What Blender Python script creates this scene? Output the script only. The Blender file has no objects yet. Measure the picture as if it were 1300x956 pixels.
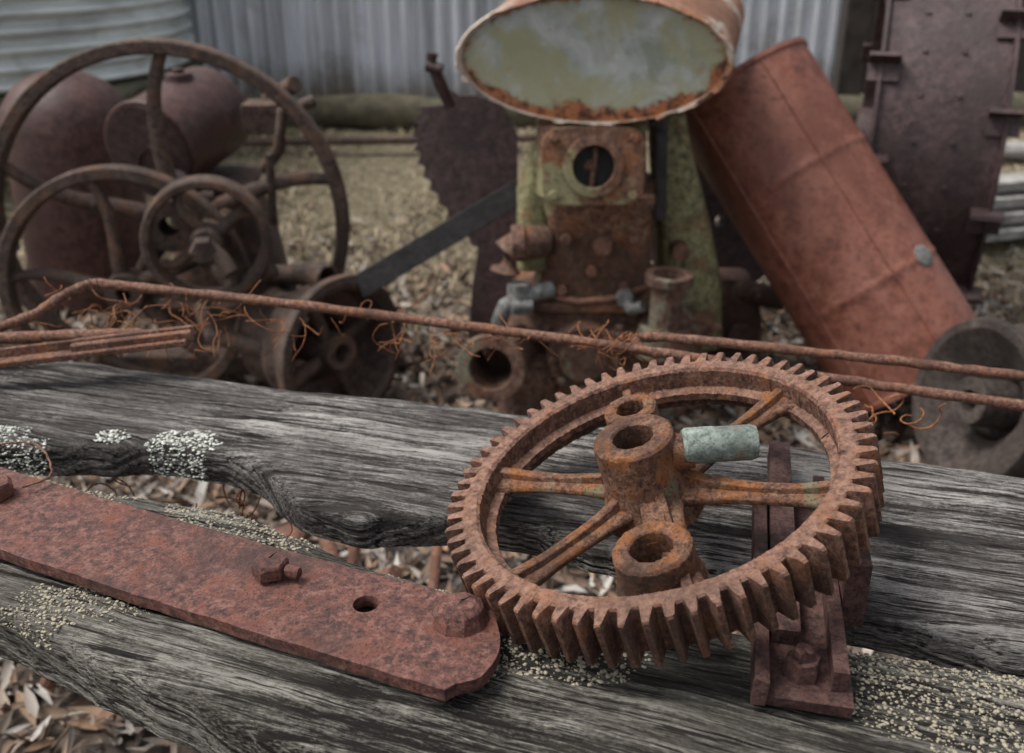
import bpy, bmesh, math, random
import numpy as np
from mathutils import Vector, Matrix
random.seed(7); rng=np.random.default_rng(7)
S=bpy.context.scene
COL=S.collection
# ------------------------------------------------------------------ noise
_T=rng.random((256,256))
def vn(x,y,o=0):
    x=np.asarray(x,float)+o*17.3; y=np.asarray(y,float)+o*9.7
    xi=np.floor(x).astype(int); yi=np.floor(y).astype(int)
    fx=x-xi; fy=y-yi; fx=fx*fx*(3-2*fx); fy=fy*fy*(3-2*fy)
    a=_T[xi%256,yi%256]; b=_T[(xi+1)%256,yi%256]; c=_T[xi%256,(yi+1)%256]; d=_T[(xi+1)%256,(yi+1)%256]
    return (a*(1-fx)+b*fx)*(1-fy)+(c*(1-fx)+d*fx)*fy
def fbm(x,y,n=4,o=0):
    s=0;a=.5;t=0
    for i in range(n):
        s=s+a*vn(x*2**i,y*2**i,o+i*3); t+=a; a*=.5
    return s/t
# ------------------------------------------------------------------ node helpers
def newmat(name):
    m=bpy.data.materials.new(name); m.use_nodes=True
    nt=m.node_tree; b=nt.nodes['Principled BSDF']
    return m,nt,b
def N(nt,t,**k):
    n=nt.nodes.new(t)
    for a,v in k.items():
        if a in n.inputs: n.inputs[a].default_value=v
        else: setattr(n,a,v)
    return n
def ramp(nt,src,stops,interp='LINEAR'):
    r=nt.nodes.new('ShaderNodeValToRGB'); r.color_ramp.interpolation=interp
    e=r.color_ramp.elements
    while len(e)<len(stops): e.new(.5)
    for i,(p,c) in enumerate(stops):
        e[i].position=p; e[i].color=(c,c,c,1) if isinstance(c,(int,float)) else (*c,1)
    nt.links.new(src,r.inputs[0]); return r.outputs[0]
def mix(nt,f,a,b,mode='MIX'):
    m=nt.nodes.new('ShaderNodeMix'); m.data_type='RGBA'; m.blend_type=mode
    for i,v in ((0,f),(6,a),(7,b)):
        if isinstance(v,(int,float)): m.inputs[i].default_value=v
        elif isinstance(v,tuple): m.inputs[i].default_value=(*v,1)
        else: nt.links.new(v,m.inputs[i])
    return m.outputs[2]
def noise(nt,scale,detail=6,rough=.6,co=None,dist=0):
    n=N(nt,'ShaderNodeTexNoise',Scale=scale,Detail=detail,Roughness=rough,Distortion=dist)
    if co is not None: nt.links.new(co,n.inputs['Vector'])
    return n.outputs[0]
def objco(nt,scale=None):
    t=N(nt,'ShaderNodeTexCoord')
    if scale is None: return t.outputs['Object']
    m=nt.nodes.new('ShaderNodeMapping'); m.inputs['Scale'].default_value=scale
    nt.links.new(t.outputs['Object'],m.inputs[0]); return m.outputs[0]
def bump(nt,b,h,strength,dist,prev=None):
    n=N(nt,'ShaderNodeBump',Strength=strength,Distance=dist)
    nt.links.new(h,n.inputs['Height'])
    if prev is not None: nt.links.new(prev,n.inputs['Normal'])
    nt.links.new(n.outputs[0],b.inputs['Normal']); return n.outputs[0]
def rust(name,dark,mid,light,orange=None,sc=1.0,patch=.5,rough=.85,bs=.5,extra=None,extra_t=.62,metal=0.0,dusty=0.0,k=1.08,con=.0):
    wm=lambda c,k_: (min(1,c[0]*k_*.97),c[1]*k_*.96,c[2]*k_*.86)
    dark=wm(dark,k*.65); mid=wm(mid,k*.97); light=wm(light,k)
    m,nt,b=newmat(name); co=objco(nt)
    big=noise(nt,5*sc,5,.6,co,.3); fine=noise(nt,75*sc,8,.78,co); midn=noise(nt,22*sc,6,.68,co,.2)
    c=ramp(nt,fine,[(.39+con,dark),(.5,mid),(.61-con,light)])
    c2=mix(nt,ramp(nt,midn,[(.42,0.),(.62,.35)]),c,mid)
    if orange: c2=mix(nt,ramp(nt,midn,[(patch,0.),(patch+.09,.7)]),c2,mix(nt,fine,tuple(x*.5 for x in orange),tuple(min(1,x*1.4) for x in orange)))
    c2=mix(nt,ramp(nt,big,[(.39,.85),(.51,0.)]),c2,mix(nt,fine,dark,tuple(.5*(a+b_) for a,b_ in zip(dark,mid))))
    if extra:
        e=noise(nt,7*sc,7,.72,objco(nt,(1,1,.7)),.5)
        c2=mix(nt,ramp(nt,e,[(extra_t,0.),(extra_t+.05,.9)]),c2,mix(nt,fine,tuple(x*.7 for x in extra),tuple(min(1,x*1.4) for x in extra)))
    sp=noise(nt,200*sc,3,.6,co)
    c2=mix(nt,ramp(nt,sp,[(.57,0.),(.65,.75)]),c2,dark)
    c2=mix(nt,ramp(nt,sp,[(.32,.4),(.40,0.)]),c2,light)
    if dusty:
        g=N(nt,'ShaderNodeNewGeometry'); sx=N(nt,'ShaderNodeSeparateXYZ'); nt.links.new(g.outputs['Normal'],sx.inputs[0])
        f=ramp(nt,sx.outputs[2],[(.4,0.),(.95,dusty)])
        dm=N(nt,'ShaderNodeMath',operation='MULTIPLY'); nt.links.new(f,dm.inputs[0]); nt.links.new(ramp(nt,fine,[(.4,.3),(.6,1.)]),dm.inputs[1])
        c2=mix(nt,dm.outputs[0],c2,tuple(min(1,x*1.15+.02) for x in light))
    nt.links.new(c2,b.inputs['Base Color'])
    nt.links.new(ramp(nt,midn,[(.3,rough-.2),(.7,min(1,rough+.1))]),b.inputs['Roughness'])
    b.inputs['Metallic'].default_value=metal
    b.inputs['Specular IOR Level'].default_value=.4
    p=bump(nt,b,fine,bs,.006/sc); bump(nt,b,midn,bs*.8,.008/sc,p)
    return m
# ------------------------------------------------------------------ geometry helpers
def frame(p,axis,roll=None):
    z=Vector(axis).normalized(); x=Vector((1,0,0)) if roll is None else Vector(roll)
    if abs(z.dot(x.normalized()))>.97: x=Vector((0,0,1))
    y=z.cross(x).normalized(); x=y.cross(z)
    M=Matrix((x,y,z)).transposed().to_4x4(); M.translation=Vector(p); return M
class G:
    def __init__(s): s.v=[]; s.f=[]
    def add(s,v,f,M=None):
        o=len(s.v)
        s.v+= [tuple(M@Vector(p)) if M is not None else tuple(p) for p in v]
        s.f+= [tuple(i+o for i in q) for q in f]; return s
    def lathe(s,prof,M=None,seg=48,closed=True,sx=1,sy=1):
        n=len(prof); v=[];f=[]
        for i in range(seg):
            a=2*math.pi*i/seg
            for r,z in prof: v.append((r*math.cos(a)*sx,r*math.sin(a)*sy,z))
        for i in range(seg):
            j=(i+1)%seg
            for k in range(n if closed else n-1):
                l=(k+1)%n; f.append((i*n+k,j*n+k,j*n+l,i*n+l))
        return s.add(v,f,M)
    def cyl(s,p0,p1,r0,r1=None,seg=20,sx=1,sy=1,roll=None):
        r1=r0 if r1 is None else r1; p0=Vector(p0);p1=Vector(p1); L=(p1-p0).length
        M=frame(p0,p1-p0,roll)
        return s.lathe([(1e-4,0),(r0,0),(r1,L),(1e-4,L)],M,seg,False,sx,sy)
    def pipe(s,p0,p1,ro,ri,seg=28):
        p0=Vector(p0);p1=Vector(p1); L=(p1-p0).length
        return s.lathe([(ri,0),(ro,0),(ro,L),(ri,L)],frame(p0,p1-p0),seg,True)
    def box(s,c,d,M=None):
        v=[(c[0]+d[0]/2*i,c[1]+d[1]/2*j,c[2]+d[2]/2*k) for i in(-1,1) for j in(-1,1) for k in(-1,1)]
        return s.add(v,[(0,1,3,2),(4,6,7,5),(0,4,5,1),(2,3,7,6),(0,2,6,4),(1,5,7,3)],M)
    def loft(s,secs,M=None,seg=32,e=.5):
        v=[];f=[]
        for z,cx,cy,a,b in secs:
            for i in range(seg):
                t=2*math.pi*i/seg; c=math.cos(t);d=math.sin(t)
                v.append((cx+a*math.copysign(abs(c)**e,c),cy+b*math.copysign(abs(d)**e,d),z))
        for k in range(len(secs)-1):
            for i in range(seg):
                j=(i+1)%seg; f.append((k*seg+i,k*seg+j,(k+1)*seg+j,(k+1)*seg+i))
        f.append(tuple(range(seg))[::-1]); f.append(tuple((len(secs)-1)*seg+i for i in range(seg)))
        return s.add(v,f,M)
    def tube(s,pts,r,seg=10,M=None,flat=1.0):
        pts=[Vector(p) for p in pts]; v=[];f=[]; n=len(pts)
        up=Vector((0,0,1))
        for k,p in enumerate(pts):
            t=(pts[min(k+1,n-1)]-pts[max(k-1,0)]).normalized()
            u=up if abs(t.dot(up))<.95 else Vector((1,0,0))
            a=t.cross(u).normalized(); b=a.cross(t)
            rr=r[k] if isinstance(r,(list,tuple)) else r
            for i in range(seg):
                th=2*math.pi*i/seg; v.append(p+a*math.cos(th)*rr+b*math.sin(th)*rr*flat)
        for k in range(n-1):
            for i in range(seg):
                j=(i+1)%seg; f.append((k*seg+i,(k+1)*seg+i,(k+1)*seg+j,k*seg+j))
        f.append(tuple(range(seg))); f.append(tuple((n-1)*seg+i for i in range(seg))[::-1])
        return s.add(v,f,M)
    def prism(s,poly,z0,z1,M=None):
        n=len(poly); v=[(x,y,z0) for x,y in poly]+[(x,y,z1) for x,y in poly]
        f=[tuple(range(n))[::-1],tuple(range(n,2*n))]+[(i,(i+1)%n,n+(i+1)%n,n+i) for i in range(n)]
        return s.add(v,f,M)
    def hexb(s,p,axis,r,h,seg=6,roll=None):
        M=frame(p,axis,roll); s.lathe([(1e-4,0),(r,0),(r,h*.85),(r*.88,h),(1e-4,h)],M,seg,False); return s
def emp(name,loc=(0,0,0)):
    o=bpy.data.objects.new(name,None); o.location=loc; o.empty_display_size=.1; COL.objects.link(o); return o
def mk(g,name,mat,parent=None,bevel=0,sharp=35,jit=0,sub=0):
    off=Vector(parent.location) if parent else Vector((0,0,0))
    me=bpy.data.meshes.new(name)
    me.from_pydata([tuple(Vector(p)-off) for p in g.v],[],g.f)
    bm=bmesh.new(); bm.from_mesh(me)
    bmesh.ops.remove_doubles(bm,verts=bm.verts,dist=1e-5)
    bmesh.ops.recalc_face_normals(bm,faces=bm.faces)
    for f in bm.faces: f.smooth=True
    for e in bm.edges:
        if len(e.link_faces)==2: e.smooth=e.calc_face_angle(0)<math.radians(sharp)
    if jit:
        for v in bm.verts: v.co+=Vector((random.gauss(0,jit),random.gauss(0,jit),random.gauss(0,jit)))
    bm.to_mesh(me); bm.free()
    me.materials.append(mat)
    o=bpy.data.objects.new(name,me); COL.objects.link(o)
    if parent: o.parent=parent
    if bevel:
        b=o.modifiers.new('b','BEVEL'); b.width=bevel; b.segments=2; b.limit_method='ANGLE'; b.angle_limit=math.radians(32)
    return o
def raw(name,v,f,mat,parent=None,smooth=False,attrs=None,cols=None):
    me=bpy.data.meshes.new(name)
    v=np.asarray(v,np.float32); f=np.asarray(f,np.int32); k=f.shape[1]
    me.vertices.add(len(v)); me.vertices.foreach_set('co',v.ravel())
    me.loops.add(f.size); me.loops.foreach_set('vertex_index',f.ravel())
    me.polygons.add(len(f)); me.polygons.foreach_set('loop_start',np.arange(0,f.size,k,dtype=np.int32))
    me.polygons.foreach_set('loop_total',np.full(len(f),k,np.int32))
    if smooth: me.polygons.foreach_set('use_smooth',np.ones(len(f),bool))
    me.update(calc_edges=True)
    for n,a in (attrs or {}).items():
        at=me.attributes.new(n,'FLOAT','POINT'); at.data.foreach_set('value',np.asarray(a,np.float32).ravel())
    if cols is not None:
        at=me.attributes.new('col','FLOAT_COLOR','POINT')
        at.data.foreach_set('color',np.c_[cols,np.ones(len(cols))].astype(np.float32).ravel())
    me.materials.append(mat)
    o=bpy.data.objects.new(name,me); COL.objects.link(o)
    if parent: o.parent=parent
    return o
def attr(nt,n,out='Fac'):
    a=nt.nodes.new('ShaderNodeAttribute'); a.attribute_name=n; return a.outputs[out]
# ------------------------------------------------------------------ materials
M_gear=rust('rust_gear',(.05,.026,.02),(.16,.072,.050),(.29,.165,.125),orange=(.24,.092,.032),sc=1.5,patch=.54,bs=.85,dusty=.4,rough=.75,k=1.02)
M_spoke=rust('rust_spoke',(.045,.025,.018),(.16,.07,.042),(.26,.15,.108),orange=(.28,.10,.024),sc=1.6,patch=.49,bs=.95,extra=(.15,.135,.08),extra_t=.57,rough=.78,k=1.0)
M_plate=rust('rust_plate',(.045,.026,.025),(.145,.056,.047),(.25,.125,.108),orange=(.175,.06,.038),sc=1.5,patch=.52,bs=.75,rough=.70,k=.92)
M_brk=rust('rust_bracket',(.035,.02,.02),(.11,.048,.044),(.17,.092,.08),sc=1.2,bs=.6,k=.75)
M_rod=rust('rust_rod',(.06,.028,.022),(.17,.08,.057),(.28,.16,.12),orange=(.26,.105,.042),sc=2,bs=.8,patch=.55)
M_wire=rust('rust_wire',(.12,.045,.02),(.27,.10,.04),(.36,.16,.08),sc=3,bs=.3)
M_eng=rust('rust_engine',(.05,.028,.022),(.16,.076,.048),(.27,.165,.12),orange=(.27,.105,.042),sc=.5,patch=.51,bs=.5,extra=(.23,.22,.115),extra_t=.52)
M_green=rust('green_paint_rusted',(.06,.055,.035),(.20,.19,.10),(.30,.28,.17),orange=(.22,.10,.05),sc=.5,patch=.52,bs=.4)
M_crank=rust('rust_crankcase',(.04,.025,.022),(.125,.062,.045),(.21,.135,.105),orange=(.22,.095,.045),sc=.5,patch=.54,bs=.5,extra=(.18,.17,.12),extra_t=.56)
M_red=rust('red_drum_paint',(.16,.056,.040),(.215,.074,.052),(.26,.11,.083),orange=(.26,.108,.075),sc=.3,patch=.5,bs=.12,rough=.58,k=1.0)
M_oldred=rust('faded_red_metal',(.05,.026,.025),(.095,.043,.040),(.13,.07,.063),sc=.4,bs=.2,rough=.6,k=.92)
M_wheel=rust('dark_rust_wheel',(.033,.02,.022),(.065,.037,.040),(.10,.062,.066),sc=.5,bs=.35,rough=.55,k=1.0)
M_fly=rust('rust_flywheel',(.038,.025,.022),(.088,.058,.050),(.14,.10,.085),orange=(.155,.082,.05),sc=.6,bs=.4,k=.95)
M_black=rust('black_iron',(.012,.011,.012),(.02,.018,.02),(.036,.032,.032),sc=.6,bs=.4,rough=.75,k=1.0)
M_stone=rust('grey_rough_cast',(.035,.027,.026),(.075,.057,.053),(.125,.10,.095),sc=.6,bs=1.0,k=.9)
M_pipe=rust('verdigris_pipe',(.13,.15,.14),(.21,.26,.25),(.32,.37,.36),sc=1.4,bs=.5,rough=.6,extra=(.2,.15,.10),extra_t=.57,k=1.0)
M_lead=rust('grey_pipe',(.08,.08,.08),(.18,.18,.19),(.27,.27,.29),sc=.8,bs=.4,k=1.0)
M_tankside=rust('tank_side_rust',(.15,.065,.035),(.31,.13,.075),(.40,.26,.19),orange=(.37,.155,.07),sc=.35,bs=.2,rough=.7,extra=(.40,.35,.29),extra_t=.5,k=1.0)
def m_tankend():
    m,nt,b=newmat('tank_end_paint'); co=objco(nt)
    a=noise(nt,4,6,.65,co,.4); f=noise(nt,40,6,.7,co); g=noise(nt,9,6,.7,co,.6)
    c=ramp(nt,g,[(.35,(.46,.48,.46)),(.5,(.34,.37,.35)),(.62,(.23,.26,.21))])
    c=mix(nt,ramp(nt,a,[(.46,0.),(.56,.8)]),c,(.31,.30,.17))
    c=mix(nt,ramp(nt,f,[(.60,0.),(.70,.6)]),c,(.3,.15,.07))
    e=attr(nt,'edge'); ad=N(nt,'ShaderNodeMath',operation='ADD'); nt.links.new(e,ad.inputs[0])
    s=N(nt,'ShaderNodeMath',operation='MULTIPLY_ADD'); nt.links.new(g,s.inputs[0]); s.inputs[1].default_value=.7; s.inputs[2].default_value=-.35
    nt.links.new(s.outputs[0],ad.inputs[1])
    c=mix(nt,ramp(nt,ad.outputs[0],[(.80,0.),(.87,1.)]),c,mix(nt,ramp(nt,f,[(.42,0.),(.55,1.)]),(.05,.02,.012),(.34,.12,.045)))
    nt.links.new(c,b.inputs['Base Color']); b.inputs['Roughness'].default_value=.6
    bump(nt,b,g,.3,.01); return m
M_tend=m_tankend()
def m_timber(name,lichcol,deg,lo=(.014,.012,.011),mi=(.092,.083,.076),hi=(.38,.36,.335)):
    m,nt,b=newmat(name); h=attr(nt,'hgt'); l=attr(nt,'lich')
    co=objco(nt)
    mp=nt.nodes.new('ShaderNodeMapping'); mp.inputs['Rotation'].default_value=(0,0,math.radians(deg))
    nt.links.new(co,mp.inputs[0])
    mp2=nt.nodes.new('ShaderNodeMapping'); mp2.inputs['Scale'].default_value=(60,800,500); nt.links.new(mp.outputs[0],mp2.inputs[0])
    st=noise(nt,1,4,.7,mp2.outputs[0])
    mp3=nt.nodes.new('ShaderNodeMapping'); mp3.inputs['Scale'].default_value=(8,250,160); nt.links.new(mp.outputs[0],mp3.inputs[0])
    st2=noise(nt,1,3,.6,mp3.outputs[0])
    mp4=nt.nodes.new('ShaderNodeMapping'); mp4.inputs['Location'].default_value=(3,5,1); mp4.inputs['Scale'].default_value=(14,420,260); nt.links.new(mp.outputs[0],mp4.inputs[0])
    st3=noise(nt,1,3,.6,mp4.outputs[0])
    f=noise(nt,260,6,.75,co); big=noise(nt,5,5,.6,co)
    a=N(nt,'ShaderNodeMath',operation='MULTIPLY_ADD'); nt.links.new(st,a.inputs[0]); a.inputs[1].default_value=1.7; a.inputs[2].default_value=-.82
    ad=N(nt,'ShaderNodeMath',operation='ADD'); nt.links.new(h,ad.inputs[0]); nt.links.new(a.outputs[0],ad.inputs[1])
    a2=N(nt,'ShaderNodeMath',operation='MULTIPLY_ADD'); nt.links.new(f,a2.inputs[0]); a2.inputs[1].default_value=.8; a2.inputs[2].default_value=-.4
    ad2=N(nt,'ShaderNodeMath',operation='ADD'); nt.links.new(ad.outputs[0],ad2.inputs[0]); nt.links.new(a2.outputs[0],ad2.inputs[1])
    c=ramp(nt,ad2.outputs[0],[(.27,lo),(.43,mi),(.61,tuple(x*.48 for x in hi)),(.82,hi)])
    c=mix(nt,ramp(nt,big,[(.42,.0),(.6,.6)]),c,mix(nt,st,tuple(x*.25 for x in mi),tuple(x*1.5 for x in mi)))
    c=mix(nt,ramp(nt,st2,[(.38,.95),(.42,0.)]),c,lo)
    c=mix(nt,ramp(nt,st3,[(.35,.9),(.40,0.)]),c,lo)
    lc=mix(nt,ramp(nt,f,[(.36,0.),(.60,1.)]),tuple(x*.5 for x in lichcol),tuple(min(1,x*1.3) for x in lichcol))
    sp=noise(nt,75,7,.8,co)
    ls=N(nt,'ShaderNodeMath',operation='MULTIPLY_ADD'); nt.links.new(sp,ls.inputs[0]); ls.inputs[1].default_value=1.5; nt.links.new(l,ls.inputs[2])
    c=mix(nt,ramp(nt,ls.outputs[0],[(1.16,0.),(1.22,1.)]),c,lc)
    nt.links.new(c,b.inputs['Base Color']); b.inputs['Roughness'].default_value=.92; b.inputs['Specular IOR Level'].default_value=.15
    p=bump(nt,b,st,1.0,.002); p=bump(nt,b,st2,.8,.004,p); bump(nt,b,f,.5,.0015,p); return m
M_tA=m_timber('weathered_timber',(.52,.54,.47),15.1)
M_tB=m_timber('lichened_timber',(.29,.27,.21),19.8,mi=(.08,.074,.062),hi=(.28,.265,.23))
def m_flat(name,c1,c2,sc=20,r=.9,b_=.3):
    m,nt,b=newmat(name); co=objco(nt); n=noise(nt,sc,6,.7,co)
    nt.links.new(ramp(nt,n,[(.3,c1),(.7,c2)]),b.inputs['Base Color']); b.inputs['Roughness'].default_value=r
    bump(nt,b,n,b_,.01); return m
M_lich=m_flat('lichen_crumbs',(.19,.175,.125),(.40,.35,.26),120)
M_lichw=m_flat('lichen_pale',(.42,.45,.39),(.66,.67,.59),120)
def m_col(name,rough=.85):
    m,nt,b=newmat(name); nt.links.new(attr(nt,'col','Color'),b.inputs['Base Color']); b.inputs['Roughness'].default_value=rough; return m
M_leaf=m_col('dead_leaf',.7); M_grass=m_col('grass_blade')
def m_ground():
    m,nt,b=newmat('leafy_soil'); co=objco(nt)
    f=noise(nt,30,8,.75,co); g=noise(nt,1.3,5,.6,co,.3)
    soil=ramp(nt,f,[(.3,(.035,.026,.02)),(.5,(.115,.085,.065)),(.65,(.23,.18,.14))])
    gr=ramp(nt,f,[(.3,(.06,.05,.03)),(.5,(.18,.15,.09)),(.65,(.32,.27,.18))])
    y=N(nt,'ShaderNodeSeparateXYZ'); nt.links.new(co,y.inputs[0])
    k=N(nt,'ShaderNodeMath',operation='MULTIPLY_ADD'); nt.links.new(g,k.inputs[0]); k.inputs[1].default_value=2.5; nt.links.new(y.outputs[1],k.inputs[2])
    kk=N(nt,'ShaderNodeMapRange'); nt.links.new(k.outputs[0],kk.inputs[0]); kk.inputs[1].default_value=4.6; kk.inputs[2].default_value=5.6
    c=mix(nt,kk.outputs[0],soil,gr); nt.links.new(c,b.inputs['Base Color']); b.inputs['Roughness'].default_value=.95
    bump(nt,b,f,.8,.03); return m
M_ground=m_ground()
def m_galv(name,vert=True,tint=(.40,.44,.47)):
    m,nt,b=newmat(name); co=objco(nt,(9,9,.7) if vert else (1.5,1.5,6))
    s=noise(nt,1,6,.65,co); co2=objco(nt); g=noise(nt,2.2,6,.7,co2,.4); f=noise(nt,25,5,.6,co2)
    c=ramp(nt,s,[(.3,tuple(x*.6 for x in tint)),(.5,tint),(.68,tuple(min(.85,x*1.4) for x in tint))])
    c=mix(nt,ramp(nt,g,[(.55,0.),(.70,.6)]),c,(.26,.23,.20))
    if vert:
        z=N(nt,'ShaderNodeSeparateXYZ'); nt.links.new(co2,z.inputs[0])
        k=N(nt,'ShaderNodeMath',operation='MULTIPLY_ADD'); nt.links.new(g,k.inputs[0]); k.inputs[1].default_value=-.6; nt.links.new(z.outputs[2],k.inputs[2])
        kk=N(nt,'ShaderNodeMapRange'); nt.links.new(k.outputs[0],kk.inputs[0]); kk.inputs[1].default_value=.38; kk.inputs[2].default_value=.05
        c=mix(nt,kk.outputs[0],c,mix(nt,f,(.10,.10,.06),(.22,.15,.10)))
    nt.links.new(c,b.inputs['Base Color']); b.inputs['Roughness'].default_value=.5; b.inputs['Metallic'].default_value=.15
    return m
M_galv=m_galv('corrugated_iron',True,(.56,.58,.61)); M_galvt=m_galv('corrugated_tank_iron',False,(.56,.59,.57))
M_moss=m_flat('mossy_log',(.035,.03,.02),(.125,.11,.065),14)
M_board=m_flat('old_board',(.14,.13,.12),(.42,.40,.37),12)
M_dkboard=m_flat('dark_board',(.018,.014,.012),(.065,.05,.04),9)
# ------------------------------------------------------------------ ground
def gz(x,y):
    x=np.asarray(x,float);y=np.asarray(y,float)
    t=np.clip((y-3.9)/2.0,0,1); t=t*t*(3-2*t)
    return .32*t+.05*(fbm(x*.8,y*.8,3)-.5)+.02*(fbm(x*5,y*5,3,4)-.5)
ax=np.concatenate([np.linspace(-60,-5,24)[:-1],np.linspace(-5,5,170),np.linspace(5,60,24)[1:]])
ay=np.concatenate([np.linspace(-30,0,14)[:-1],np.linspace(0,8,140),np.linspace(8,90,26)[1:]])
XX,YY=np.meshgrid(ax,ay); ZZ=gz(XX,YY)
nx,ny=len(ax),len(ay); I=np.arange(nx*ny).reshape(ny,nx)
F=np.stack([I[:-1,:-1],I[:-1,1:],I[1:,1:],I[1:,:-1]],-1).reshape(-1,4)
raw('ground',np.stack([XX,YY,ZZ],-1).reshape(-1,3),F,M_ground,smooth=True)
def leaves(name,n,xr,yr,smin,smax,pal,dens=None,lift=.03):
    x=rng.uniform(*xr,n); y=rng.uniform(*yr,n)
    if dens is not None:
        k=rng.random(n)<dens(x,y); x=x[k];y=y[k]; n=len(x)
    z=gz(x,y)+rng.random(n)**2*lift+.004
    L=rng.uniform(smin,smax,n); W=L*rng.uniform(.12,.30,n); th=rng.uniform(0,2*np.pi,n)
    ti=rng.normal(0,.35,n); ro=rng.normal(0,.5,n); cu=rng.uniform(-.25,.35,n)*L
    base=np.array([[-.5,0,0],[-.2,.46,0],[.15,.42,0],[.5,0,0],[.15,-.42,0],[-.2,-.46,0],[-.2,0,0],[.15,0,0]])
    P=np.zeros((n,8,3)); P[:,:,0]=base[:,0]*L[:,None]; P[:,:,1]=base[:,1]*W[:,None]
    P[:,0,2]=cu;P[:,3,2]=cu*.8; P[:,6,2]=-W*.2; P[:,7,2]=-W*.2
    c,s=np.cos(ro)[:,None],np.sin(ro)[:,None]; y1=P[:,:,1]*c-P[:,:,2]*s; z1=P[:,:,1]*s+P[:,:,2]*c
    c,s=np.cos(ti)[:,None],np.sin(ti)[:,None]; x2=P[:,:,0]*c-z1*s; z2=P[:,:,0]*s+z1*c
    c,s=np.cos(th)[:,None],np.sin(th)[:,None]
    V=np.stack([x2*c-y1*s+x[:,None],x2*s+y1*c+y[:,None],z2+z[:,None]+.008],-1).reshape(-1,3)
    o=np.arange(n)[:,None,None]*8
    F=(np.array([[0,6,1],[1,6,7],[1,7,2],[2,7,3],[3,7,4],[4,7,6],[4,6,5],[5,6,0]])[None]+o).reshape(-1,3)
    pal=np.array(pal); c=pal[rng.integers(0,len(pal),n)]*rng.uniform(.5,1.1,(n,1))
    return raw(name,V,F,M_leaf,cols=np.repeat(c,8,0),smooth=True)
pal=[(.28,.22,.17),(.38,.33,.28),(.17,.105,.07),(.10,.065,.045),(.25,.145,.085),(.43,.40,.36),(.15,.11,.085),(.32,.22,.14),(.12,.09,.07)]
leaves('leaf_litter',28000,(-2.6,3.0),(1.3,4.9),.035,.12,pal,lambda x,y: np.clip(1.25-(y-3.0)*.7,0.12,1),.04)
def grass(name,n,xr,yr,h0,h1,pal,dens=None):
    x=rng.uniform(*xr,n); y=rng.uniform(*yr,n)
    k=rng.random(n)<(dens(x,y) if dens else 1); x=x[k];y=y[k];n=len(x)
    z=gz(x,y); h=rng.uniform(h0,h1,n)*(0.5+fbm(x*4,y*4,3,8)); w=rng.uniform(.002,.004,n); th=rng.uniform(0,6.28,n)
    lx=np.cos(th)*h*rng.uniform(.4,1.6,n); ly=np.sin(th)*h*rng.uniform(.4,1.6,n)
    px=-np.sin(th)*w; py=np.cos(th)*w
    V=np.zeros((n,5,3))
    V[:,0]=np.c_[x-px,y-py,z]; V[:,1]=np.c_[x+px,y+py,z]
    V[:,2]=np.c_[x+px+lx*.35,y+py+ly*.35,z+h*.5]; V[:,3]=np.c_[x-px+lx*.35,y-py+ly*.35,z+h*.5]; V[:,4]=np.c_[x+lx,y+ly,z+h*.7]
    o=np.arange(n)[:,None,None]*5
    F=(np.array([[0,1,2],[0,2,3],[3,2,4]])[None]+o).reshape(-1,3)
    pal=np.array(pal); m=np.clip(fbm(x*1.6,y*1.6,3,5)*5-2.6,0,1)[:,None]
    c=(pal[rng.integers(0,len(pal),n)])*rng.uniform(.6,1.3,(n,1)); c=c*(1-.55*m)+np.array([.17,.17,.06])*m*.55
    return raw(name,V.reshape(-1,3),F,M_grass,cols=np.repeat(c,5,0))
grass('dry_grass',75000,(-3.2,3.4),(3.3,6.6),.02,.06,[(.40,.32,.21),(.30,.24,.16),(.46,.38,.27),(.20,.155,.10)],lambda x,y: np.clip((y-3.4)*1.2,0,1)*np.clip(fbm(x*2,y*2,3,2)*2.4-.65,0,1))
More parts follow.
